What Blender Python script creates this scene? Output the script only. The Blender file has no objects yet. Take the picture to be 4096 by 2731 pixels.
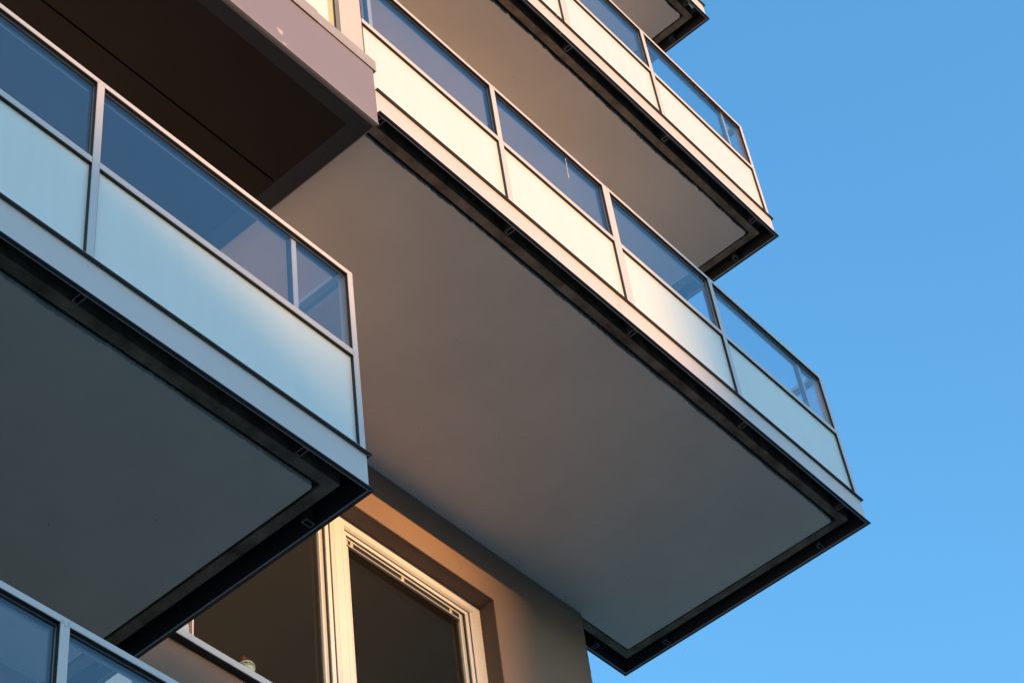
import bpy, bmesh, math, random
from mathutils import Matrix, Vector
random.seed(7)
S = bpy.context.scene
COL = S.collection

# ------------------------------------------------------------------ camera, sky, sun, exposure
GROUND = -1.6                       # the camera stands at the origin, eye 1.6 m above the ground
R = [[0.651416942850, -0.751192308043, -0.106611832855],
     [0.514485911458, 0.540616375080, -0.665611134151],
     [0.557638066741, 0.378740084137, 0.738644525593]]
cam = bpy.data.cameras.new('camera')
co = bpy.data.objects.new('camera', cam); COL.objects.link(co)
co.matrix_world = Matrix(((R[0][0], -R[1][0], -R[2][0], 0),
                          (R[0][1], -R[1][1], -R[2][1], 0),
                          (R[0][2], -R[1][2], -R[2][2], 0), (0, 0, 0, 1)))
cam.sensor_width = 36.0
cam.lens = 8366.5 / 4096 * 36
cam.clip_start = 0.05; cam.clip_end = 5000
S.camera = co

SUN_EL = math.radians(6.3)
SUN_AZ = math.radians(2.0)          # the sun stands towards -Y, a touch to the -X side
sdir = Vector((-math.sin(SUN_AZ) * math.cos(SUN_EL), -math.cos(SUN_AZ) * math.cos(SUN_EL), math.sin(SUN_EL)))
w = bpy.data.worlds.new('World'); S.world = w; w.use_nodes = True
nt = w.node_tree; nt.nodes.clear()
sky = nt.nodes.new('ShaderNodeTexSky'); sky.sky_type = 'NISHITA'; sky.sun_disc = False
sky.sun_elevation = SUN_EL
sky.sun_rotation = math.radians(180) + SUN_AZ
sky.altitude = 50; sky.air_density = 1.0; sky.dust_density = 0.6; sky.ozone_density = 2.5
gm = nt.nodes.new('ShaderNodeGamma'); gm.inputs['Gamma'].default_value = 0.75
hs = nt.nodes.new('ShaderNodeHueSaturation'); hs.inputs['Saturation'].default_value = 1.33
tint = nt.nodes.new('ShaderNodeVectorMath'); tint.operation = 'MULTIPLY'
tint.inputs[1].default_value = (2.03, 2.08, 2.12)
bg = nt.nodes.new('ShaderNodeBackground'); bg.inputs['Strength'].default_value = 0.15
wo = nt.nodes.new('ShaderNodeOutputWorld')
nt.links.new(sky.outputs[0], gm.inputs['Color']); nt.links.new(gm.outputs[0], hs.inputs['Color']); nt.links.new(hs.outputs[0], tint.inputs[0]); nt.links.new(tint.outputs[0], bg.inputs['Color'])
nt.links.new(bg.outputs[0], wo.inputs['Surface'])
sl = bpy.data.lights.new('sun', 'SUN'); sl.energy = 2.5; sl.color = (1.0, 0.50, 0.18); sl.angle = math.radians(0.53)
so = bpy.data.objects.new('sun', sl); COL.objects.link(so)
so.rotation_euler = sdir.to_track_quat('Z', 'Y').to_euler()
S.view_settings.view_transform = 'Standard'; S.view_settings.look = 'None'
S.view_settings.exposure = 1.2; S.view_settings.gamma = 1.0; S.view_settings.use_curve_mapping = False
S.render.engine = 'CYCLES'
S.cycles.max_bounces = 12; S.cycles.diffuse_bounces = 6; S.cycles.glossy_bounces = 6
S.cycles.transparent_max_bounces = 24

# ------------------------------------------------------------------ materials
def mat(name, col, rough=0.5, metal=0.0, spec=0.5, noise=0.0, nscale=3.0, bump=0.0, bscale=60.0, col2=None, coat=0.0):
    m = bpy.data.materials.new(name); m.use_nodes = True
    t = m.node_tree; b = t.nodes['Principled BSDF']
    b.inputs['Base Color'].default_value = (*col, 1); b.inputs['Roughness'].default_value = rough
    b.inputs['Metallic'].default_value = metal; b.inputs['Specular IOR Level'].default_value = spec
    b.inputs['Coat Weight'].default_value = coat
    tc = t.nodes.new('ShaderNodeNewGeometry')
    if noise or col2:
        n = t.nodes.new('ShaderNodeTexNoise'); n.inputs['Scale'].default_value = nscale; n.inputs['Detail'].default_value = 7
        n.inputs['Roughness'].default_value = 0.62
        t.links.new(tc.outputs['Position'], n.inputs['Vector'])
        r = t.nodes.new('ShaderNodeValToRGB')
        c2 = col2 if col2 else tuple(c * (1 - noise) for c in col)
        c1 = col if col2 else tuple(min(1, c * (1 + noise)) for c in col)
        r.color_ramp.elements[0].position = 0.32; r.color_ramp.elements[1].position = 0.68
        r.color_ramp.elements[0].color = (*c2, 1); r.color_ramp.elements[1].color = (*c1, 1)
        t.links.new(n.outputs['Fac'], r.inputs['Fac']); t.links.new(r.outputs['Color'], b.inputs['Base Color'])
    if bump:
        n2 = t.nodes.new('ShaderNodeTexNoise'); n2.inputs['Scale'].default_value = bscale; n2.inputs['Detail'].default_value = 5
        t.links.new(tc.outputs['Position'], n2.inputs['Vector'])
        bp = t.nodes.new('ShaderNodeBump'); bp.inputs['Strength'].default_value = bump; bp.inputs['Distance'].default_value = 0.004
        t.links.new(n2.outputs['Fac'], bp.inputs['Height']); t.links.new(bp.outputs['Normal'], b.inputs['Normal'])
    return m

M = {}
M['alu'] = mat('powder_coated_aluminium', (0.55, 0.535, 0.525), 0.42, noise=0.03, nscale=1.3, bump=0.03, bscale=9)
M['alu_inner'] = mat('anodised_frame', (0.36, 0.36, 0.37), 0.45, noise=0.04)
M['lip'] = mat('dark_flashing_and_gaps', (0.045, 0.045, 0.05), 0.5, noise=0.1)  # flashing lips; the same dark tone paints shade in the gaps
M['galv'] = mat('galvanised_steel', (0.24, 0.23, 0.21), 0.5, metal=0.0, noise=0.15, nscale=40)
M['soffit'] = mat('painted_plaster_soffit', (0.77, 0.68, 0.59), 0.92, spec=0.15, noise=0.06, nscale=1.4, bump=0.25, bscale=140)
def specks(m, scale, rad, col, mask=0.5):
    t = m.node_tree; b = t.nodes['Principled BSDF']; src = b.inputs['Base Color'].links[0].from_socket
    g = t.nodes.new('ShaderNodeNewGeometry')
    v = t.nodes.new('ShaderNodeTexVoronoi'); v.inputs['Scale'].default_value = scale; t.links.new(g.outputs['Position'], v.inputs['Vector'])
    lt = t.nodes.new('ShaderNodeMath'); lt.operation = 'LESS_THAN'; lt.inputs[1].default_value = rad
    t.links.new(v.outputs['Distance'], lt.inputs[0])
    n = t.nodes.new('ShaderNodeTexNoise'); n.inputs['Scale'].default_value = 1.7; n.inputs['Detail'].default_value = 2; t.links.new(g.outputs['Position'], n.inputs['Vector'])
    gt = t.nodes.new('ShaderNodeMath'); gt.operation = 'GREATER_THAN'; gt.inputs[1].default_value = mask; t.links.new(n.outputs['Fac'], gt.inputs[0])
    mu = t.nodes.new('ShaderNodeMath'); mu.operation = 'MULTIPLY'; t.links.new(lt.outputs[0], mu.inputs[0]); t.links.new(gt.outputs[0], mu.inputs[1])
    mx = t.nodes.new('ShaderNodeMix'); mx.data_type = 'RGBA'
    t.links.new(mu.outputs[0], mx.inputs['Factor']); t.links.new(src, mx.inputs['A']); mx.inputs['B'].default_value = (*col, 1)
    t.links.new(mx.outputs['Result'], b.inputs['Base Color'])
specks(M['soffit'], 9, 0.035, (0.25, 0.21, 0.18), 0.52)
M['concrete'] = mat('raw_concrete', (0.34, 0.26, 0.19), 0.92, spec=0.15, col2=(0.11, 0.08, 0.055), nscale=6, bump=0.9, bscale=45)
M['darkgap'] = mat('bitumen_edge', (0.03, 0.025, 0.022), 0.92, spec=0.15, noise=0.3, nscale=20, bump=0.6)
M['deck'] = mat('balcony_deck', (0.2, 0.19, 0.18), 0.8, noise=0.1)
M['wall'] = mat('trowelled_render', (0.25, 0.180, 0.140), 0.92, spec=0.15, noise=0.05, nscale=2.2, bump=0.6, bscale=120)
M['bounce_cream'] = mat('bounce_cream_render', (0.82, 0.77, 0.68), 0.88, noise=0.05, nscale=2.2, bump=0.4, bscale=120)
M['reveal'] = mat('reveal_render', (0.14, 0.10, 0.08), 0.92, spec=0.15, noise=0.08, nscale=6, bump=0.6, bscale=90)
M['taupe'] = mat('taupe_sheet_metal', (0.22, 0.19, 0.20), 0.38, noise=0.03, nscale=1.6, bump=0.05, bscale=4)
M['cap'] = mat('pale_cap_flashing', (0.33, 0.30, 0.29), 0.35, noise=0.03, bump=0.05, bscale=6)
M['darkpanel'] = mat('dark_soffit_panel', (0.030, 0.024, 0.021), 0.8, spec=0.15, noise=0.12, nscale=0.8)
M['darktrim'] = mat('anthracite_trim', (0.045, 0.048, 0.054), 0.7, spec=0.15, noise=0.05)
M['black'] = mat('black_gasket_and_shadow_line', (0.012, 0.012, 0.012), 0.6)
M['winframe'] = mat('white_window_paint', (0.70, 0.69, 0.68), 0.4, noise=0.02)
M['winrebate'] = mat('grey_rebate', (0.42, 0.45, 0.45), 0.5)
M['sill'] = mat('light_sill_metal', (0.62, 0.62, 0.62), 0.35, noise=0.03)
M['painted_reflection'] = mat('reflection_paint', (0.42, 0.37, 0.36), 0.6, noise=0.1, nscale=30)  # pale tone standing for reflected light
M['chalk'] = mat('dried_drip', (0.5, 0.5, 0.5), 0.8)
M['foam'] = mat('pale_foam_scrap', (0.75, 0.85, 0.78), 0.8)
M['olive'] = mat('olive_seal', (0.46, 0.43, 0.22), 0.5)
M['post_paint'] = mat('pale_post_paint', (0.50, 0.48, 0.46), 0.5, noise=0.03)
M['olive_grey'] = mat('olive_grey_frame', (0.17, 0.16, 0.12), 0.5)
M['slat'] = mat('blind_aluminium', (0.62, 0.62, 0.60), 0.35)
M['slatgrey'] = mat('grey_rail', (0.16, 0.17, 0.19), 0.45)
M['tape'] = mat('blind_tape', (0.62, 0.55, 0.45), 0.8)
M['room'] = mat('room_wall', (0.44, 0.39, 0.27), 0.9, noise=0.1, nscale=1)
M['red'] = mat('red_paint', (0.45, 0.03, 0.03), 0.4)
M['green'] = mat('pale_green_plastic', (0.5, 0.55, 0.36), 0.5)
M['screw'] = mat('screw_head', (0.55, 0.54, 0.52), 0.35, metal=0.5)
M['blindcloth'] = mat('white_roller_cloth', (0.62, 0.64, 0.66), 0.75, noise=0.02)
M['ground'] = mat('paving', (0.19, 0.17, 0.15), 0.9, noise=0.15, nscale=0.4)
M['brick'] = mat('neighbour_render', (0.35, 0.27, 0.2), 0.9, noise=0.08, nscale=0.5)

def fresnel(t, ior):
    # same reflectance on entering and on leaving the pane (the see-through part is not refracted)
    f = t.nodes.new('ShaderNodeFresnel'); ge = t.nodes.new('ShaderNodeNewGeometry')
    m = t.nodes.new('ShaderNodeMapRange'); m.inputs['To Min'].default_value = ior; m.inputs['To Max'].default_value = 1 / ior
    t.links.new(ge.outputs['Backfacing'], m.inputs['Value']); t.links.new(m.outputs[0], f.inputs['IOR'])
    return f
def glass(name, tint, ior=1.5, gl_rough=0.0):
    m = bpy.data.materials.new(name); m.use_nodes = True; t = m.node_tree; t.nodes.clear()
    o = t.nodes.new('ShaderNodeOutputMaterial'); mx = t.nodes.new('ShaderNodeMixShader')
    fr = fresnel(t, ior)
    tr = t.nodes.new('ShaderNodeBsdfTransparent'); tr.inputs['Color'].default_value = (*tint, 1)
    g = t.nodes.new('ShaderNodeBsdfGlossy'); g.inputs['Roughness'].default_value = gl_rough
    t.links.new(fr.outputs[0], mx.inputs[0]); t.links.new(tr.outputs[0], mx.inputs[1]); t.links.new(g.outputs[0], mx.inputs[2])
    t.links.new(mx.outputs[0], o.inputs['Surface'])
    return m
M['clear'] = glass('clear_glass', (0.93, 0.96, 0.99), 1.82)
M['winglass'] = glass('window_glass', (0.93, 0.92, 0.86), 1.6)
def frosted():
    m = bpy.data.materials.new('frosted_glass'); m.use_nodes = True; t = m.node_tree; t.nodes.clear()
    o = t.nodes.new('ShaderNodeOutputMaterial')
    d = t.nodes.new('ShaderNodeBsdfDiffuse'); d.inputs['Color'].default_value = (0.87, 0.95, 0.90, 1)
    tl = t.nodes.new('ShaderNodeBsdfTranslucent'); tl.inputs['Color'].default_value = (0.87, 0.95, 0.90, 1)
    m1 = t.nodes.new('ShaderNodeMixShader'); m1.inputs[0].default_value = 0.33
    g = t.nodes.new('ShaderNodeBsdfGlossy'); g.inputs['Roughness'].default_value = 0.28
    fr = fresnel(t, 1.8)
    m2 = t.nodes.new('ShaderNodeMixShader')
    n = t.nodes.new('ShaderNodeTexNoise'); n.inputs['Scale'].default_value = 0.9; n.inputs['Detail'].default_value = 3
    ge = t.nodes.new('ShaderNodeNewGeometry'); t.links.new(ge.outputs['Position'], n.inputs['Vector'])
    mr = t.nodes.new('ShaderNodeMapRange'); mr.inputs['To Min'].default_value = 0.27; mr.inputs['To Max'].default_value = 0.30
    t.links.new(n.outputs['Fac'], mr.inputs['Value']); t.links.new(mr.outputs[0], g.inputs['Roughness'])
    t.links.new(d.outputs[0], m1.inputs[1]); t.links.new(tl.outputs[0], m1.inputs[2])
    mp = t.nodes.new('ShaderNodeMapping'); mp.inputs['Scale'].default_value = (9, 9, 0.7)
    t.links.new(ge.outputs['Position'], mp.inputs['Vector'])
    n3 = t.nodes.new('ShaderNodeTexNoise'); n3.inputs['Scale'].default_value = 1.6; n3.inputs['Detail'].default_value = 6; t.links.new(mp.outputs[0], n3.inputs['Vector'])
    r3 = t.nodes.new('ShaderNodeValToRGB'); r3.color_ramp.elements[0].position = 0.3; r3.color_ramp.elements[1].position = 0.62
    r3.color_ramp.elements[0].color = (0.83, 0.915, 0.885, 1); r3.color_ramp.elements[1].color = (0.85, 0.935, 0.91, 1)
    t.links.new(n3.outputs['Fac'], r3.inputs['Fac']); t.links.new(r3.outputs['Color'], d.inputs['Color']); t.links.new(r3.outputs['Color'], tl.inputs['Color'])
    t.links.new(fr.outputs[0], m2.inputs[0]); t.links.new(m1.outputs[0], m2.inputs[1]); t.links.new(g.outputs[0], m2.inputs[2])
    t.links.new(m2.outputs[0], o.inputs['Surface'])
    return m
M['frost'] = frosted()

# ------------------------------------------------------------------ helpers
XM, YM, ZM = 9.7998, 4.0977, 9.1090      # outer front corner of the middle balcony's fascia, bottom edge
XL = 4.8086                              # right end of the left column of balconies
YF = 1.88                                # facade plane behind the balcony fronts (local y)
FLOOR = 3.0

def thing(name, label, cat, loc=(0, 0, 0), group=None):
    o = bpy.data.objects.new(name, None); COL.objects.link(o); o.location = loc
    o.empty_display_size = 0.2
    o['label'] = label; o['category'] = cat
    if group: o['group'] = group
    return o
class MB:
    def __init__(s): s.v = []; s.f = []
    def box(s, x0, x1, y0, y1, z0, z1):
        n = len(s.v)
        s.v += [(x0, y0, z0), (x1, y0, z0), (x1, y1, z0), (x0, y1, z0), (x0, y0, z1), (x1, y0, z1), (x1, y1, z1), (x0, y1, z1)]
        for q in ((0, 3, 2, 1), (4, 5, 6, 7), (0, 1, 5, 4), (1, 2, 6, 5), (2, 3, 7, 6), (3, 0, 4, 7)): s.f.append(tuple(n + i for i in q))
        return s
    def prism(s, poly, axis, a, b):
        """poly: list of 2D points; axis: 'x' extrudes a (y,z) outline, 'z' an (x,y) one, 'y' an (x,z) one"""
        n = len(s.v); k = len(poly)
        for t in (a, b):
            for p in poly:
                s.v.append((t, p[0], p[1]) if axis == 'x' else (p[0], p[1], t) if axis == 'z' else (p[0], t, p[1]))
        s.f.append(tuple(n + i for i in range(k))[::-1]); s.f.append(tuple(n + k + i for i in range(k)))
        for i in range(k):
            j = (i + 1) % k; s.f.append((n + i, n + j, n + k + j, n + k + i))
        return s
    def build(s, name, m, parent=None, bevel=0.0, smooth=False):
        me = bpy.data.meshes.new(name); me.from_pydata(s.v, [], s.f); me.update()
        b = bmesh.new(); b.from_mesh(me); bmesh.ops.recalc_face_normals(b, faces=b.faces[:])
        if bevel:
            bmesh.ops.bevel(b, geom=b.edges[:], offset=bevel, segments=1, affect='EDGES', clamp_overlap=True)
        b.to_mesh(me); b.free()
        if smooth:
            for p in me.polygons: p.use_smooth = True
        me.materials.append(M[m])
        o = bpy.data.objects.new(name, me); COL.objects.link(o)
        if parent: o.parent = parent
        return o
def bx(name, m, parent, x0, x1, y0, y1, z0, z1, bevel=0.0):
    return MB().box(x0, x1, y0, y1, z0, z1).build(name, m, parent, bevel)
# shared screw mesh: a low domed head facing -Y
def screw_mesh():
    b = bmesh.new()
    bmesh.ops.create_uvsphere(b, u_segments=10, v_segments=6, radius=0.0065)
    for v in b.verts: v.co.y *= 0.45
    me = bpy.data.meshes.new('screw'); b.to_mesh(me); b.free(); me.materials.append(M['screw'])
    for p in me.polygons: p.use_smooth = True
    return me
SCREW = screw_mesh()
def screw(parent, x, y, z):
    o = bpy.data.objects.new('screw', SCREW); COL.objects.link(o); o.parent = parent; o.location = (x, y, z); return o
def washer_mesh():
    b = bmesh.new(); bmesh.ops.create_uvsphere(b, u_segments=10, v_segments=6, radius=0.0055)
    for v in b.verts: v.co.z *= 0.45
    me = bpy.data.meshes.new('screw_down'); b.to_mesh(me); b.free(); me.materials.append(M['black']); return me
SCREWD = washer_mesh()

# ------------------------------------------------------------------ balconies
def ragged(a, b, y, amp, step=0.009, seed=0):
    rnd = random.Random(seed); pts = []; x = a; drift = 0.0
    while x < b:
        drift = drift * 0.985 + rnd.uniform(-1, 1) * amp * 0.13
        pts.append((x, y + drift + rnd.uniform(-amp, amp) * 0.42)); x += step * rnd.uniform(0.3, 1.7)
    pts.append((b, y)); return pts

HR, HT, TF = 1.4153, 0.2136, 0.003
def balcony(name, label, xr, xl, zb, posts, inner, sideposts, ysideend, wrap, seed, joint=None, rag=0.009, rail_left=None):
    """posts: [(x0,x1)] front posts, local to the right end; inner: x of posts behind the glass; wrap: slab turns the wall corner"""
    t = thing(name, label, 'balcony', (xr, YM, zb), group='balconies with frosted and clear glass railings')
    L = xl - xr                                   # negative: left end in local x
    ye = ysideend
    # slab: core, outer ring, plaster soffit with a rough shadow joint between
    s = MB()
    s.box(L, -0.085, 0.085, YF - 0.001, 0.062, 0.196)
    s.box(L, -0.085, 0.085, 0.139, 0.036, 0.062); s.box(-0.143, -0.085, 0.139, YF - 0.001, 0.036, 0.062)
    if wrap:
        s.box(-0.699, -0.085, YF - 0.001, 1.97, 0.062, 0.196)
        s.box(-0.699, -0.085, 1.915, 1.97, 0.036, 0.062)
        s.box(-0.143, -0.085, YF - 0.001, 1.915, 0.036, 0.062)
    sl = s.build('slab', 'concrete', t)
    pts = ragged(L, -0.166, 0.165, rag, seed=seed)
    yb = 1.897 if wrap else YF - 0.001
    # one closed sheet made of strips from the rough front edge back to the wall
    pts = [p for p in pts if p[0] < -0.176] + [(-0.176, 0.1655), (-0.168, 0.169), (-0.165, 0.178)]
    if wrap:
        k = min(range(len(pts)), key=lambda q: abs(pts[q][0] + 0.699)); pts[k] = (-0.699, pts[k][1])
    sv, sf = [], []
    n = len(pts)
    for x, y in pts: sv += [(x, y, 0.028), (x, YF - 0.001, 0.028), (x, y, 0.0615), (x, YF - 0.001, 0.0615)]
    for q in range(n - 1):
        a_, b_ = 4 * q, 4 * q + 4
        sf += [(a_, a_ + 1, b_ + 1, b_), (a_ + 2, b_ + 2, b_ + 3, a_ + 3), (a_, b_, b_ + 2, a_ + 2), (a_ + 1, a_ + 3, b_ + 3, b_ + 1)]
    sf += [(0, 2, 3, 1), (4 * n - 4, 4 * n - 3, 4 * n - 1, 4 * n - 2)]
    sm = MB(); sm.v, sm.f = sv, sf
    if wrap:
        m0 = len(sm.v)
        q = [(p[0], YF - 0.001) for p in pts if p[0] >= -0.6991]
        for x, y in q:
            yy = yb - (0.006 if x > -0.166 else 0.002 if x > -0.170 else 0)
            sm.v += [(x, y, 0.028), (x, yy, 0.028), (x, y, 0.0615), (x, yy, 0.0615)]
        for w_ in range(len(q) - 1):
            a_, b_ = m0 + 4 * w_, m0 + 4 * w_ + 4
            sm.f += [(a_, a_ + 1, b_ + 1, b_), (a_ + 2, b_ + 2, b_ + 3, a_ + 3), (a_ + 1, a_ + 3, b_ + 3, b_ + 1)]
    so2 = sm.build('soffit', 'soffit', t)
    bm_ = bmesh.new(); bm_.from_mesh(so2.data); bmesh.ops.remove_doubles(bm_, verts=bm_.verts[:], dist=1e-5)
    bmesh.ops.recalc_face_normals(bm_, faces=bm_.faces[:]); bm_.to_mesh(so2.data); bm_.free()
    # bitumen strip in the joint
    g = MB(); g.box(L, -0.144, 0.144, 0.160, 0.050, 0.0618); g.box(-0.160, -0.144, 0.160, YF - 0.002, 0.050, 0.0618)
    g.build('joint_strip', 'darkgap', t)
    dk = MB().box(L, -0.0045, 0.0045, ye, 0.1965, 0.2125)
    if wrap: dk = MB().box(L, -0.0045, 0.0045, YF - 0.001, 0.1965, 0.2125).box(-0.699, -0.0045, YF - 0.001, 2.051, 0.1965, 0.2125)
    dk.build('deck', 'deck', t)
    # fascia: an outward-facing channel, web + two lips, mitred at the corner
    P = 0.019
    def channel_front(a, b, mitre_b):
        m = MB(); q = P if mitre_b else 0
        m.box(a, b, 0, 0.004, 0, HT)
        l = MB()
        for z in (0.0, HT - TF):
            l.prism([(a, -0.0003), (a, -P), (b + q, -P), (b, -0.0003)], 'z', z, z + TF)
        return m, l
    cuts = [L] + ([joint] if joint else []) + [0.0]
    for i in range(len(cuts) - 1):
        a = cuts[i] + (0.001 if i else 0); b = cuts[i + 1] - (0.0015 if i < len(cuts) - 2 else 0)
        fw, fl = channel_front(a, b, i == len(cuts) - 2)
        fp = fw.build('fascia', 'alu', t); fl.build('lip', 'lip', fp)
        if i == len(cuts) - 2:
            mt_ = MB()
            for z in (-0.0012, HT - TF - 0.0012):
                MB().prism([(0.001, -0.0035), (P - 0.002, -P + 0.0005), (P + 0.0005, -P - 0.001), (0.0035, -0.001)], 'z', z, z + 0.001).build('mitre_seam', 'alu', fp)
        if i < len(cuts) - 2:
            for z in (0.03, 0.10, 0.18): screw(fp, b - 0.022, -0.001, z)
            screw(fp, b - 0.008, -P, HT); 
    m = MB(); m.box(-0.004, 0, 0.0045, ye, 0, HT); l = MB()
    for z in (0.0, HT - TF):
        l.prism([(0.0003, 0.0006), (P, -P + 0.0006), (P, ye + (P if wrap else 0)), (0.0003, ye)], 'z', z, z + TF)
    l.build('lip', 'lip', m.build('fascia', 'alu', t))
    if wrap:
        m = MB(); m.box(-0.72, -0.0045, ye - 0.004, ye, 0, HT); l = MB()
        for z in (0.0, HT - TF):
            l.prism([(0.0, ye + 0.0006), (P, ye + P), (-0.72, ye + P), (-0.72, ye + 0.0006)], 'z', z, z + TF)
        l.build('lip', 'lip', m.build('fascia', 'alu', t))
    ln = MB(); ln.box(L, -0.0062, 0.0045, 0.0060, 0.004, 0.196); ln.build('gap_shade', 'lip', t)  # dark sheets added behind the fascia to paint the gap's shade
    ln = MB(); ln.box(-0.0060, -0.0045, 0.0062, ye - (0.0062 if wrap else 0), 0.004, 0.196)
    ln.build('gap_shade', 'lip', t)
    if wrap: MB().box(-0.70, -0.0062, ye - 0.006, ye - 0.0045, 0.004, 0.196).build('gap_shade', 'lip', t)
    # tubular post feet hanging in the gap, open at the bottom
    def tube(xc, yc, wx, wy, z0, z1, th=0.005):
        m = MB()
        m.box(xc - wx, xc + wx, yc - wy, yc - wy + th, z0, z1); m.box(xc - wx, xc + wx, yc + wy - th, yc + wy, z0, z1)
        m.box(xc - wx, xc - wx + th, yc - wy + th, yc + wy - th, z0, z1); m.box(xc + wx - th, xc + wx, yc - wy + th, yc + wy - th, z0, z1)
        # stub bracket tying the tube to the concrete
        if wx < wy: m.box(xc - 0.004, xc + 0.004, yc + wy, 0.0845, 0.13, 0.18)
        pf = m.build('post_foot', 'lip', t)  # tube body in the dark tone, painting the gap's shade
        rm_ = MB(); z_ = z0 - 0.0016; zz = z0 - 0.0001; e = th * 0.85
        rm_.box(xc - wx, xc + wx, yc - wy, yc - wy + e, z_, zz); rm_.box(xc - wx, xc + wx, yc + wy - e, yc + wy, z_, zz)
        rm_.box(xc - wx, xc - wx + e, yc - wy + e, yc + wy - e, z_, zz); rm_.box(xc + wx - e, xc + wx, yc - wy + e, yc + wy - e, z_, zz)
        rm_.build('cut_rim', 'galv', pf)
    feet = [(a + b) / 2 - 0.008 for a, b in posts] + list(inner)
    for x in feet: tube(x, 0.0375, 0.0155, 0.027, 0.012, 0.19)
    for y in sideposts: tube(-0.060 + 0.022, y, 0.027, 0.0155, 0.012, 0.19)
    if wrap: tube(-0.38, ye - 0.038, 0.0155, 0.027, 0.012, 0.19)
    # railing
    Z0 = HT + 0.001
    zb0, zb1 = Z0, 0.247; zm0, zm1 = 0.819, 0.858; zt0, zt1 = 1.386, HR
    D = 0.062; BV = 0.0012
    CP = 0.034                                      # corner post face
    allp = sorted(posts)
    LR = rail_left if rail_left else L
    xs = [LR] + [v for p in allp for v in p] + [-CP, 0]
    MB().box(LR, -D - .001, 0.0275, D - 0.0035, zt0 - 0.0012, zt0 - 0.0002).build('rail_dark_strip', 'lip', t)  # thin dark strip on the underside of the top rail
    m = MB(); m.box(LR, 0, 0, D, zt0, zt1); m.box(LR, -D - .001, D - 0.003, D + 0.002, zt0 - 0.007, zt0 - 0.0005)
    tr = m.build('top_rail', 'alu', t, BV)
    for i in range(0, len(xs) - 1, 2):
        a, b = xs[i], xs[i + 1]
        bx('middle_rail', 'alu', t, a + 0.0005, b - 0.0005, 0.0006, D - 0.022, zm0, zm1, BV)
        bx('bottom_rail', 'alu', t, a + 0.0005, b - 0.0005, 0.0006, D - 0.022, zb0, zb1, BV)
        bx('clear_pane', 'clear', t, a + 0.001, b - 0.001, 0.018, 0.026, zm1 + 0.0005, zt0 - 0.0005)
        bx('frosted_pane', 'frost', t, a + 0.001, b - 0.001, 0.018, 0.026, zb1 + 0.0005, zm0 - 0.0005)
        gk = MB()
        for z0, z1 in ((zm1, zt0), (zb1, zm0)):
            gk.box(a + 0.0005, b - 0.0005, 0.0025, 0.0175, z1 - 0.0022, z1 - 0.0004)
            gk.box(b - 0.0028, b - 0.0006, 0.0025, 0.0175, z0 + 0.001, z1 - 0.0023)
            gk.box(a + 0.0006, a + 0.0022, 0.0025, 0.0175, z0 + 0.001, z1 - 0.0023)
        gk.build('gasket', 'black', t)
    for i, (a, b) in enumerate(allp):
        if b - a > 0.06:
            p = MB().box(a, a + (b - a) * 0.52, 0, D, zb0, zt0 - 0.0005).box(a + (b - a) * 0.52 + 0.001, b, 0.0008, D, zb0, zt0 - 0.0005).build('post', 'alu', t, BV)
        else:
            p = bx('post', 'alu', t, a, b, 0, D, zb0, zt0 - 0.0005, BV)
        bx('post_dark_strip', 'lip', t, a - 0.0012, a - 0.0002, 0.0275, D - 0.002, zm1 + 0.001, zt0 - 0.0022)  # thin dark strip on the left side of the post
        c = (a + b) / 2
        screw(p, c - 0.013, 0, zt0 + 0.014); screw(p, c + 0.013, 0, zt0 + 0.014); screw(p, c, 0, zt0 - 0.004)
        screw(p, a - 0.004 + 0.008, 0, zm1 - 0.014); screw(p, b - 0.006, 0, zm1 - 0.026)
        screw(p, c - 0.005, 0, HT - 0.040)
    cpm = bx('post', 'alu', t, -CP, 0, 0, D, zb0, zt0 - 0.0005, BV)
    screw(cpm, -0.010, 0, 1.33); screw(cpm, -0.027, 0, 0.842); screw(cpm, -0.006, 0, 0.835)
    for x in inner:
        ip = bx('inner_post', 'alu', t, x - 0.0155, x + 0.0155, 0.0290, D + 0.002, Z0, zt0 - 0.0075, BV)
        bx('post_dark_strip', 'lip', t, x - 0.0168, x - 0.0157, 0.0305, D, zm1 + 0.001, zt0 - 0.0085)
        screw(ip, x - 0.012, 0, zt0 + 0.014); screw(ip, x + 0.012, 0, zt0 + 0.014)
    # side railing
    def side(y0, y1, x0, x1, sp):
        bx('top_rail', 'alu', t, x0, x1, y0, y1, zt0, zt1, BV)
        ys = [y0] + [v for y in sp for v in (y - 0.018, y + 0.018)] + [y1]
        for i in range(0, len(ys) - 1, 2):
            a, b = ys[i] + 0.0006, ys[i + 1] - 0.0006
            bx('middle_rail', 'alu', t, x0 + 0.022, x1 - 0.0006, a, b, zm0, zm1, BV)
            bx('bottom_rail', 'alu', t, x0 + 0.022, x1 - 0.0006, a, b, zb0, zb1, BV)
            bx('clear_pane', 'clear', t, x1 - 0.026, x1 - 0.018, a, b, zm1 + 0.0005, zt0 - 0.0005)
            bx('frosted_pane', 'frost', t, x1 - 0.026, x1 - 0.018, a, b, zb1 + 0.0005, zm0 - 0.0005)
        for y in sp: bx('post', 'alu', t, x0, x1, y - 0.018, y + 0.018, zb0, zt0 - 0.0005, BV)
    side(D + 0.0005, ye, -D, 0, sideposts)
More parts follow.
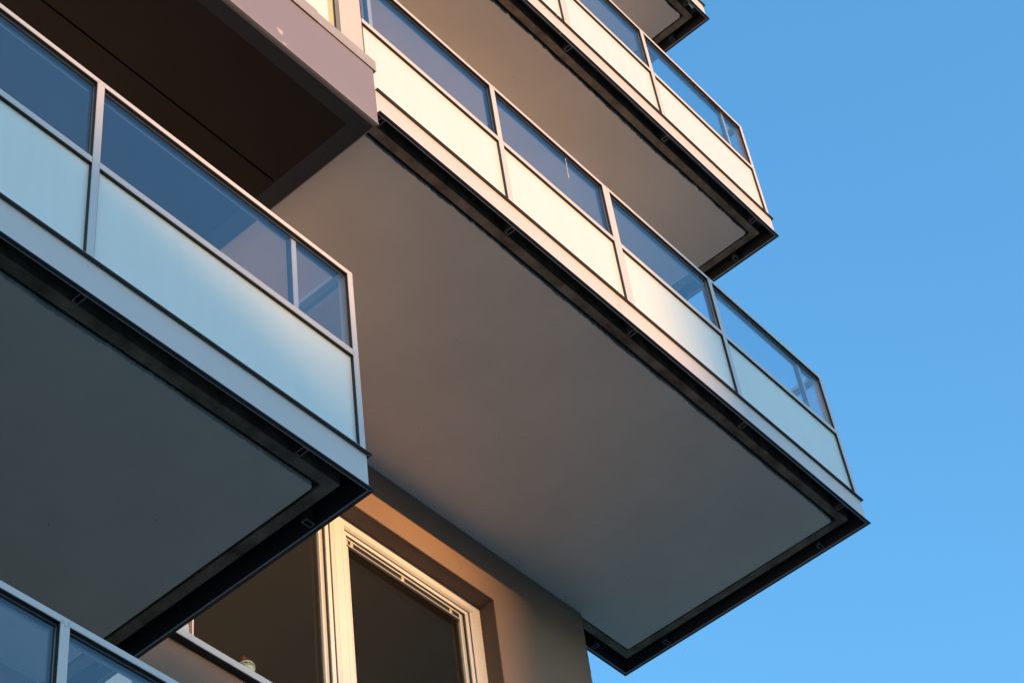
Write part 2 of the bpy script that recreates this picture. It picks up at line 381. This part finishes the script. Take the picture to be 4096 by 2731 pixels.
    if wrap:
        bx('post', 'alu', t, -0.034, 0, ye + 0.0005, ye + 0.034, zb0, zt0 - 0.0005, BV)
        bx('top_rail', 'alu', t, -0.69, -D - 0.001, ye - 0.0305, ye + 0.03, zt0, zt1, BV)
        bx('frosted_pane', 'frost', t, -0.69, -D - 0.001, ye + 0.010, ye + 0.018, zb1, zm0)
        bx('middle_rail', 'alu', t, -0.69, -D - 0.001, ye - 0.0105, ye + 0.03, zm0 + 0.0006, zm1, BV)
        bx('clear_pane', 'clear', t, -0.69, -D - 0.001, ye + 0.010, ye + 0.018, zm1 + 0.0005, zt0 - 0.0005)
    return t

PM = [(-3.569, -3.525), (-2.472, -2.399), (-1.345, -1.302)]
PL = [(-1.560, -1.521), (-2.765, -2.727), (-3.970, -3.932), (-5.175, -5.137)]
XML = XM - 4.684                                   # left end of the right-hand column
mb_ = balcony('balcony', 'large balcony in the middle, cream and then blue frosted panes, sky behind its right corner', XM, XML, ZM, PM, (-0.257, -4.624), (0.352, 1.661), 2.056, True, 3, joint=-2.585, rail_left=-4.7375)
balcony('balcony', 'upper balcony with sunlit cream panes and peach fascia, directly above the large one', XM, XML, ZM + FLOOR, PM, (-0.243, -4.624), (0.358, 1.661), 2.056, True, 11, joint=-2.585, rail_left=-4.7375, rag=0.014)
tb_ = balcony('balcony', 'topmost balcony, only its dark underside and corner tip showing at the top edge', XM, XML, ZM + 2 * FLOOR, PM, (-0.25, -4.624), (0.352, 1.661), 2.056, True, 23, joint=-2.585, rail_left=-4.7375)
balcony('balcony', 'left balcony with shaded pale blue frosted panes and a dark grey soffit', XL, XL - 6.4, ZM - FLOOR, PL, (-0.360,), (0.320, 1.588), YF - 0.001, False, 5)
balcony('balcony', 'lowest balcony at the bottom left corner, only its blue tinted railing top showing', XL, XL - 6.4, ZM - 2 * FLOOR, PL, (-0.360,), (0.320, 1.588), YF - 0.001, False, 6)

rnd = random.Random(2); pl, pr = [], []
for k in range(9):
    z = 1.352 - 0.026 * k; c = -2.826 + 0.002 * rnd.uniform(-1, 1) - 0.001 * k; h_ = rnd.uniform(0.0012, 0.0042)
    pl.append((c - h_, z)); pr.append((c + h_, z))
MB().prism(pl + pr[::-1], 'y', 0.0172, 0.0178).build('dried_drip', 'chalk', mb_)
MB().prism([(-0.244, 0.016), (-0.171, 0.014), (-0.169, 0.037), (-0.197, 0.027), (-0.233, 0.026)], 'z', 0.009, 0.014).build('foam_scrap', 'foam', tb_)

# ------------------------------------------------------------------ the house wall with its window opening (local frame = XM, YM, ZM)
O = (XM, YM, ZM)
XW = -0.699                                         # right-hand corner of the wall
WX0, WX1, WZ0, WZ1 = -4.235, -1.662, -2.262, -0.412 # opening in the wall
bld = thing('apartment_building', 'brown rendered house wall that carries the balconies and the window', 'building', O)
ZB, ZT = GROUND - ZM, 8.6
wl = MB()
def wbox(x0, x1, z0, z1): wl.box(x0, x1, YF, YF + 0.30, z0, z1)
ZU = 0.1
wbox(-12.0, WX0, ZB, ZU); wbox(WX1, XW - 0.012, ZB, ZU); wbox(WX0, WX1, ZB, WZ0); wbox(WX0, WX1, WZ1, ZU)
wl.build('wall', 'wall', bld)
bx('bounce_sheet', 'bounce_cream', bld, -11.9, -4.62, YF - 0.0008, YF - 0.0003, -2.76, -0.10)  # pale sheet added out of view to bounce warm light upward
bx('unseen_upper_wall', 'bounce_cream', bld, -12.0, XW - 0.012, YF, YF + 0.30, ZU + 0.0005, ZT)  # unseen wall, coloured pale to bounce light onto the soffits
# rough corner bead of render
rnd = random.Random(4); vs = []; fs = []
zs = [ZB + (ZT - ZB) * i / 900 for i in range(901)]
for z in zs:
    j = rnd.uniform(-0.0025, 0.0025)
    vs += [(XW - 0.012, YF, z), (XW + j, YF, z), (XW + j, YF + 0.30, z), (XW - 0.012, YF + 0.30, z)]
for i in range(900):
    a = 4 * i
    for k in range(4): fs.append((a + k, a + (k + 1) % 4, a + 4 + (k + 1) % 4, a + 4 + k))
cb = MB(); cb.v = vs; cb.f = fs; cb.build('wall_corner', 'wall', bld)
# gable side and back, a roof, so that the house is closed
body = MB(); body.box(-12.0, XW - 0.03, YF + 3.2, YF + 8.0, ZB, ZT); body.box(-0.99, XW - 0.03, YF + 0.301, YF + 3.199, ZB, ZT)
body.box(-12.0, -11.7, YF + 0.301, YF + 3.199, ZB, ZT)
body.build('rear_wall', 'wall', bld)
bx('roof', 'darktrim', bld, -12.2, XW + 0.1, YF - 0.1, YF + 8.1, ZT + 0.001, ZT + 0.2)
# reveal lining of the opening
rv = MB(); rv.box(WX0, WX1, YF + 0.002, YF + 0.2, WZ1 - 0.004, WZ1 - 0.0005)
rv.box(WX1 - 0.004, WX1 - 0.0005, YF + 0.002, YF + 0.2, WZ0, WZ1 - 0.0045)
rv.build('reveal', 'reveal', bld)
# room behind the window
rm = MB()
rm.box(-5.2, -1.0, YF + 3.0, YF + 3.1, -3.0, 0.0); rm.box(-5.2, -1.0, YF + 0.302, YF + 3.0, -0.06, 0.0)
rm.box(-5.2, -1.0, YF + 0.302, YF + 3.0, -3.0, -2.94); rm.box(-5.3, -5.2, YF + 0.302, YF + 3.0, -3.0, 0.0); rm.box(-1.0, -0.992, YF + 0.302, YF + 3.0, -3.0, 0.0)
rm.build('room', 'room', bld)

# ------------------------------------------------------------------ window
win = thing('window', 'wide two-part window with sunlit white frames in the brown wall below the large balcony', 'window', (XM, YM + YF, ZM))
y0 = 0.120                                          # outer face of the frame, behind the wall face
FX0, FX1, FZ0, FZ1 = WX0 + 0.001, WX1 - 0.0015, WZ0 + 0.045, WZ1 - 0.0015
MX0, MX1 = -2.994, -2.903                           # flat face of the mullion
FT, FS = 0.062, 0.071                               # frame: head and side width
fr = MB()
fr.box(FX0, FX1, y0, y0 + 0.075, FZ1 - FT, FZ1)
fr.box(FX0, FX1, y0, y0 + 0.075, FZ0, FZ0 + 0.05)
fr.box(FX0, FX0 + FS, y0, y0 + 0.075, FZ0 + 0.05, FZ1 - FT)
fr.box(FX1 - FS, FX1, y0, y0 + 0.075, FZ0 + 0.05, FZ1 - FT)
fr.box(MX0, MX1, y0 - 0.0005, y0 + 0.075, FZ0 + 0.05, FZ1 - FT)
fr.build('frame', 'winframe', win)
bx('seam', 'winrebate', win, MX1 - 0.026, MX1 - 0.0248, y0 - 0.0012, y0 - 0.0006, FZ0 + 0.05, FZ1 - FT)
def light(xa, xb, za, zb, narrow):
    """one glazed light between the frame faces xa..xb, za..zb"""
    h, wd, d = 0.010, 0.019, 0.013
    b = MB()
    b.prism([(y0 + 0.0004, zb - 0.0003), (y0 + d, zb - h), (y0 + 0.018, zb - h), (y0 + 0.018, zb - 0.0003)], 'x', xa, xb)
    b.prism([(xb - 0.0003, y0 + 0.0004), (xb - wd, y0 + d), (xb - wd, y0 + 0.018), (xb - 0.0003, y0 + 0.018)], 'z', za, zb - h - 0.0005)
    w2 = 0.001 if narrow else wd
    b.prism([(xa + 0.0003, y0 + 0.0004), (xa + w2, y0 + d), (xa + w2, y0 + 0.018), (xa + 0.0003, y0 + 0.018)], 'z', za, zb - h - 0.0005)
    b.build('frame_bevel', 'winframe', win)
    A, B, C, D_ = xa + w2 + 0.006, xb - wd - 0.006, za + 0.006, zb - h - 0.0045
    ya = y0 + 0.0205; yb = ya + 0.016
    bx('gap', 'black', win, xa + 0.0005, xb - 0.0005, yb + 0.0205, yb + 0.0215, D_ - 0.01, zb - 0.0005)
    W = 0.030; H = 0.026
    s = MB(); s.box(A, B, ya, yb, D_ - H, D_); s.box(A, B, ya, yb, C, C + W)
    s.box(A, A + W, ya, yb, C + W, D_ - H - 0.0001); s.box(B - W, B, ya, yb, C + W, D_ - H - 0.0001)
    so_ = s.build('sash', 'winframe', win, 0.0012)
    A2, B2, C2, D2 = A + W, B - W, C + W, D_ - H
    r = MB(); r.box(A2, B2, yb - 0.009, yb + 0.02, D2 - 0.003, D2 - 0.0005); r.box(B2 - 0.009, B2 - 0.0005, yb - 0.007, yb + 0.02, C2, D2 - 0.0035)
    r.box(A2 + 0.0005, A2 + 0.006, yb - 0.007, yb + 0.02, C2, D2 - 0.0035)
    r.build('gasket', 'black', so_)
    r = MB(); r.box(B2 - 0.030, B2 - 0.0095, yb + 0.001, yb + 0.02, C2, D2 - 0.0035); r.box(A2 + 0.0065, A2 + 0.020, yb + 0.001, yb + 0.02, C2, D2 - 0.0035)
    r.build('inner_frame', 'winrebate', so_, 0.001)
    r = MB(); r.box(B2 - 0.041, B2 - 0.0305, yb + 0.000, yb + 0.019, C2, D2 - 0.0035); r.box(A2 + 0.0205, A2 + 0.030, yb, yb + 0.019, C2, D2 - 0.0035)
    r.build('glazing_bead', 'winframe', so_, 0.0008)
    bx('pane', 'winglass', so_, A2 + 0.0305, B2 - 0.0415, yb + 0.0135, yb + 0.0165, C2, D2 - 0.0035)
    bx('pane', 'winglass', so_, A2 + 0.0305, B2 - 0.0415, yb + 0.034, yb + 0.037, C2, D2 - 0.0035)
light(MX1, FX1 - FS, FZ0 + 0.05, FZ1 - FT, True); light(FX0 + FS, MX0, FZ0 + 0.05, FZ1 - FT, False)

# blind hanging in the right-hand light
bl = thing('venetian_blind', 'raised slatted blind with three tapes at the top of the right-hand pane', 'blind', (XM, YM + YF, ZM))
bx0, bx1 = -2.868, -1.835; yb_ = y0 + 0.0365
bx('headrail', 'slatgrey', bl, bx0, bx1, yb_ - 0.004, yb_ + 0.010, -0.5245, -0.5165)
bx('slat', 'slat', bl, bx0, bx1, yb_ - 0.006, yb_ + 0.009, -0.5375, -0.5275)
bx('black_backing', 'black', bl, bx0, bx1, yb_ + 0.003, yb_ + 0.005, -0.576, -0.538)  # black sheet filling the space above the bottom rail
bx('bottom_rail', 'slatgrey', bl, bx0, bx1 - 0.004, yb_ - 0.006, yb_ + 0.011, -0.586, -0.5765, 0.002)
bx('rail_highlight', 'slat', bl, bx0, bx1 - 0.004, yb_ - 0.0075, yb_ - 0.0063, -0.580, -0.5755)  # pale strip paints the highlight along the bottom rail
for xt in (-2.805, -2.355, -1.915):
    tp = MB()
    for k in range(6): tp.box(xt - 0.014 + 0.003 * (k % 2), xt + 0.010 + 0.003 * (k % 2), yb_ - 0.004 + 0.001 * (k % 2), yb_ - 0.001, -0.575 + 0.0062 * k, -0.575 + 0.0062 * (k + 1) - 0.0008)
    tp.build('tape', 'tape', bl)
    bx('clip', 'slat', bl, xt - 0.028, xt - 0.010, yb_ - 0.0085, yb_ - 0.0077, -0.586, -0.580)

# sill
sl_ = thing('window_sill', 'pale folded metal sill under the window, black strip beneath it', 'window sill', (XM, YM + YF, ZM))
MB().prism([(-0.050, -2.262), (-0.050, -2.220), (-0.048, -2.218), (0.098, -2.205), (0.098, -2.215), (-0.044, -2.228), (-0.044, -2.262)], 'x', -4.266, XW - 1.0).build('sill_plate', 'sill', sl_)
MB().prism([(-0.053, -2.264), (-0.053, -2.220), (-0.050, -2.216), (0.098, -2.203), (0.098, -2.2045), (-0.046, -2.2175), (-0.047, -2.264)], 'x', -4.60, -4.268).build('end_piece', 'sill', sl_)
MB().box(-4.62, XW - 1.02, -0.044, -0.002, -2.262, -2.258).build('underside_strip', 'black', sl_)  # black strip along the underside of the sill
fm = MB(); fm.prism([(-4.325, -2.200), (-4.272, -2.200), (-4.276, -2.140), (-4.292, -2.118), (-4.330, -2.146)], 'y', -0.02, -0.0185)
fm.prism([(-4.2755, -2.200), (-4.2725, -2.200), (-4.2725, -2.142), (-4.2755, -2.142)], 'y', -0.018, 0.05)
fm.build('folded_tab', 'sill', sl_)

# ornament on the sill
la = thing('lantern', 'small pale green lattice lantern with a red cap standing on the window sill', 'ornament', (XM - 3.838, YM + YF + 0.02, ZM - 2.205))
def ring(rad, z, r=0.0022, n=20):
    b = MB()
    for i in range(n):
        a0, a1 = 2 * math.pi * i / n, 2 * math.pi * (i + 1) / n
        k = len(b.v)
        for a in (a0, a1):
            for dr, dz in ((-r, -r), (r, -r), (r, r), (-r, r)): b.v.append(((rad + dr) * math.cos(a), (rad + dr) * math.sin(a), z + dz))
        for j in range(4): b.f.append((k + j, k + (j + 1) % 4, k + 4 + (j + 1) % 4, k + 4 + j))
    return b
for rad, z in ((0.046, 0.052), (0.043, 0.068), (0.034, 0.082), (0.020, 0.090)):
    ring(rad, z).build('ring', 'green', la)
prof = [(0.046, 0.052), (0.043, 0.068), (0.034, 0.082), (0.020, 0.090)]
for i in range(12):
    a = 2 * math.pi * i / 12; b = MB()
    for (r0, z0), (r1, z1) in zip(prof, prof[1:]):
        k = len(b.v)
        for rr, zz in ((r0, z0), (r1, z1)):
            for da in (-0.0015, 0.0015):
                for dd in (-0.0015, 0.0015):
                    b.v.append(((rr + dd) * math.cos(a) - da * math.sin(a), (rr + dd) * math.sin(a) + da * math.cos(a), zz))
        for q in ((0, 1, 5, 4), (1, 3, 7, 5), (3, 2, 6, 7), (2, 0, 4, 6)): b.f.append(tuple(k + x for x in q))
    b.build('rib', 'green', la)
b = bmesh.new(); bmesh.ops.create_cone(b, cap_ends=True, segments=20, radius1=0.036, radius2=0.044, depth=0.05)
me = bpy.data.meshes.new('body'); b.to_mesh(me); b.free(); me.materials.append(M['green'])
o = bpy.data.objects.new('body', me); COL.objects.link(o); o.parent = la; o.location = (0, 0, 0.0255)
b = bmesh.new(); bmesh.ops.create_cone(b, cap_ends=True, segments=16, radius1=0.015, radius2=0.004, depth=0.024)
me = bpy.data.meshes.new('cap'); b.to_mesh(me); b.free(); me.materials.append(M['red'])
o = bpy.data.objects.new('cap', me); COL.objects.link(o); o.parent = la; o.location = (-0.026, -0.01, 0.103)

# ------------------------------------------------------------------ enclosed bay above the left balcony
bay = thing('bay_window', 'enclosed bay with mauve metal skirt, pale cap, dark underside, above the left balcony', 'bay window', O)
BR = -4.6855; BLX = -12.0; zb_ = -0.104
sk = MB(); sk.box(BLX, BR, 0.0, 0.004, zb_, 0.4); sk.box(BR - 0.004, BR, 0.0045, YF - 0.002, zb_, 0.4)
sk.build('skirt', 'taupe', bay)
sk = MB(); sk.box(BLX, BR + 0.0005, -0.004, -0.0005, zb_ - 0.004, zb_ + 0.003); sk.box(BLX, BR, -0.0015, 0.012, zb_ - 0.006, zb_ - 0.0045)
sk.build('edge_trim', 'cap', bay)
tr = MB(); tr.box(BLX, BR - 0.001, 0.0125, 0.028, zb_ - 0.002, zb_ + 0.01); tr.build('drip_edge', 'taupe', bay)
# underside: border strips with screws, two long dark panels with an open joint
zp = zb_ + 0.006
u = MB(); u.box(BLX, BR - 0.0045, 0.028, 0.119, zp, zp + 0.02); u.box(BR - 0.115, BR - 0.0045, 0.1195, YF - 0.002, zp, zp + 0.02)
u.build('border_strip', 'darktrim', bay)
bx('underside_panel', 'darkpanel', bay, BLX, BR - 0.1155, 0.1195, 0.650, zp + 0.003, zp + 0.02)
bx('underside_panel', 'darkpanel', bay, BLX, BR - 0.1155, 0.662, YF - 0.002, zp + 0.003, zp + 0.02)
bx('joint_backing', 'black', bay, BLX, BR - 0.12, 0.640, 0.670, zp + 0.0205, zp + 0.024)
for k in range(9):
    o = bpy.data.objects.new('screw', SCREWD); COL.objects.link(o); o.parent = bay; o.location = (BR - 0.06 - 0.33 * k, 0.075, zp)
for k in range(1, 7):
    o = bpy.data.objects.new('screw', SCREWD); COL.objects.link(o); o.parent = bay; o.location = (BR - 0.06, 0.075 + 0.27 * k, zp)
MB().prism([(-5.434, 0.015), (-5.424, 0.022), (-5.413, 0.015), (-5.391, 0.022), (-5.389, -0.008), (-5.402, -0.024), (-5.42, -0.017)], 'y', -0.0003, -0.0001).build('reflection_patch', 'painted_reflection', bay)  # pale patches paint reflected light on the skirt
MB().prism([(-5.399, -0.080), (-5.376, -0.070), (-5.365, -0.086), (-5.377, -0.090)], 'y', -0.0003, -0.0001).build('reflection_patch', 'painted_reflection', bay)
# cap flashing, lapped
c = MB(); c.box(-5.135, -4.665, -0.0065, -0.0045, 0.397, 0.492); c.prism([(-0.0065, 0.492), (0.06, 0.505), (0.06, 0.502), (-0.0045, 0.4885)], 'x', -5.135, -4.665)
c.box(-4.6675, -4.665, -0.0044, 0.05, 0.397, 0.488)
c.build('cap_flashing', 'cap', bay)
c = MB(); c.box(BLX, -5.12, -0.0095, -0.007, 0.393, 0.499); c.prism([(-0.0095, 0.499), (0.06, 0.512), (0.06, 0.509), (-0.007, 0.4955)], 'x', BLX, -5.12)
c.build('cap_flashing', 'cap', bay)
bx('painted_shadow_line', 'black', bay, BLX, BR - 0.002, -0.0040, -0.0005, 0.3945, 0.4)  # black strip paints the shadow line under the cap
for x, z in ((-5.16, 0.43), (-5.10, 0.42), (-4.80, 0.44)): screw(bay, x, -0.0095 if x < -5.13 else -0.0065, z)
# post, frame and pane above
bx('corner_post', 'post_paint', bay, -4.921, -4.7555, 0.004, 0.09, 0.4005, 2.9, 0.0015)
bx('corner_post', 'post_paint', bay, -4.7545, -4.7385, 0.005, 0.09, 0.4005, 2.9, 0.0015)
bx('frame', 'olive_grey', bay, -4.9520, -4.9215, 0.008, 0.09, 0.45, 2.88)
bx('gasket', 'black', bay, -4.9640, -4.9525, 0.014, 0.09, 0.45, 2.88)
bx('seal', 'olive', bay, -5.006, -4.9645, 0.0125, 0.07, 0.45, 2.88)
bx('pane', 'blindcloth', bay, -7.9, -5.0065, 0.0125, 0.022, 0.45, 2.88)
bx('upper_skirt', 'taupe', bay, BLX, BR, 0.0, 0.05, 2.885, 5.6)
bx('return_wall', 'taupe', bay, BR - 0.05, BR - 0.0045, 0.095, YF - 0.002, 0.401, 5.6)

# ------------------------------------------------------------------ ground and unseen houses across the street (length and roofline shaped for the shade they cast)
g = MB(); g.box(-900, 900, -900, 900, GROUND - 0.2, GROUND); go = g.build('ground', 'ground'); go['kind'] = 'structure'
nb = thing('unseen_neighbour_block', 'long unseen house across the street behind the viewer, roofline shaped to cast shade', 'building', (0, 0, GROUND))
DY = 108.0; te = math.tan(SUN_EL); sxx = math.tan(SUN_AZ)
yl = YM - DY; drop = DY * te; shx = -DY * sxx
def top(x): return ZM + (-2.20 - 0.26 * (x + 5)) + drop - GROUND      # local x of the facade -> roof height above ground
xe = -1.80
ztall = ZM + 2.25 + drop - GROUND
X = lambda x: XM + x + shx
MB().prism([(X(-10), 0), (X(-4.95), 0), (X(-4.95), top(-4.95)), (X(-10), top(-10))], 'y', yl - 12, yl).build('wall', 'brick', nb)
bx('wall', 'brick', nb, X(-4.95) + 0.01, X(xe) - 0.01, yl - 12, yl, 0, ZM - 1.78 + drop - GROUND)
bx('wall', 'brick', nb, X(-110), X(-10) - 0.01, yl - 12, yl, 0, top(-10))
bx('unseen_tower_wall', 'brick', nb, X(xe), X(xe) + 70, yl - 14, yl, 0, ztall)
wv = MB()
for x0, x1, h in ((-108, xe - 1, top(xe) - 1), (xe + 1, xe + 68, ztall)):
    for i in range(int((x1 - x0) / 3.2)):
        for k in range(int(h // 3)):
            cx = X(x0) + 1.6 + 3.2 * i
            wv.box(cx - 0.7, cx + 0.7, yl + 0.001, yl + 0.04, 1.0 + 3 * k, 2.5 + 3 * k)
o = wv.build('window', 'winglass', nb); o['kind'] = 'stuff'
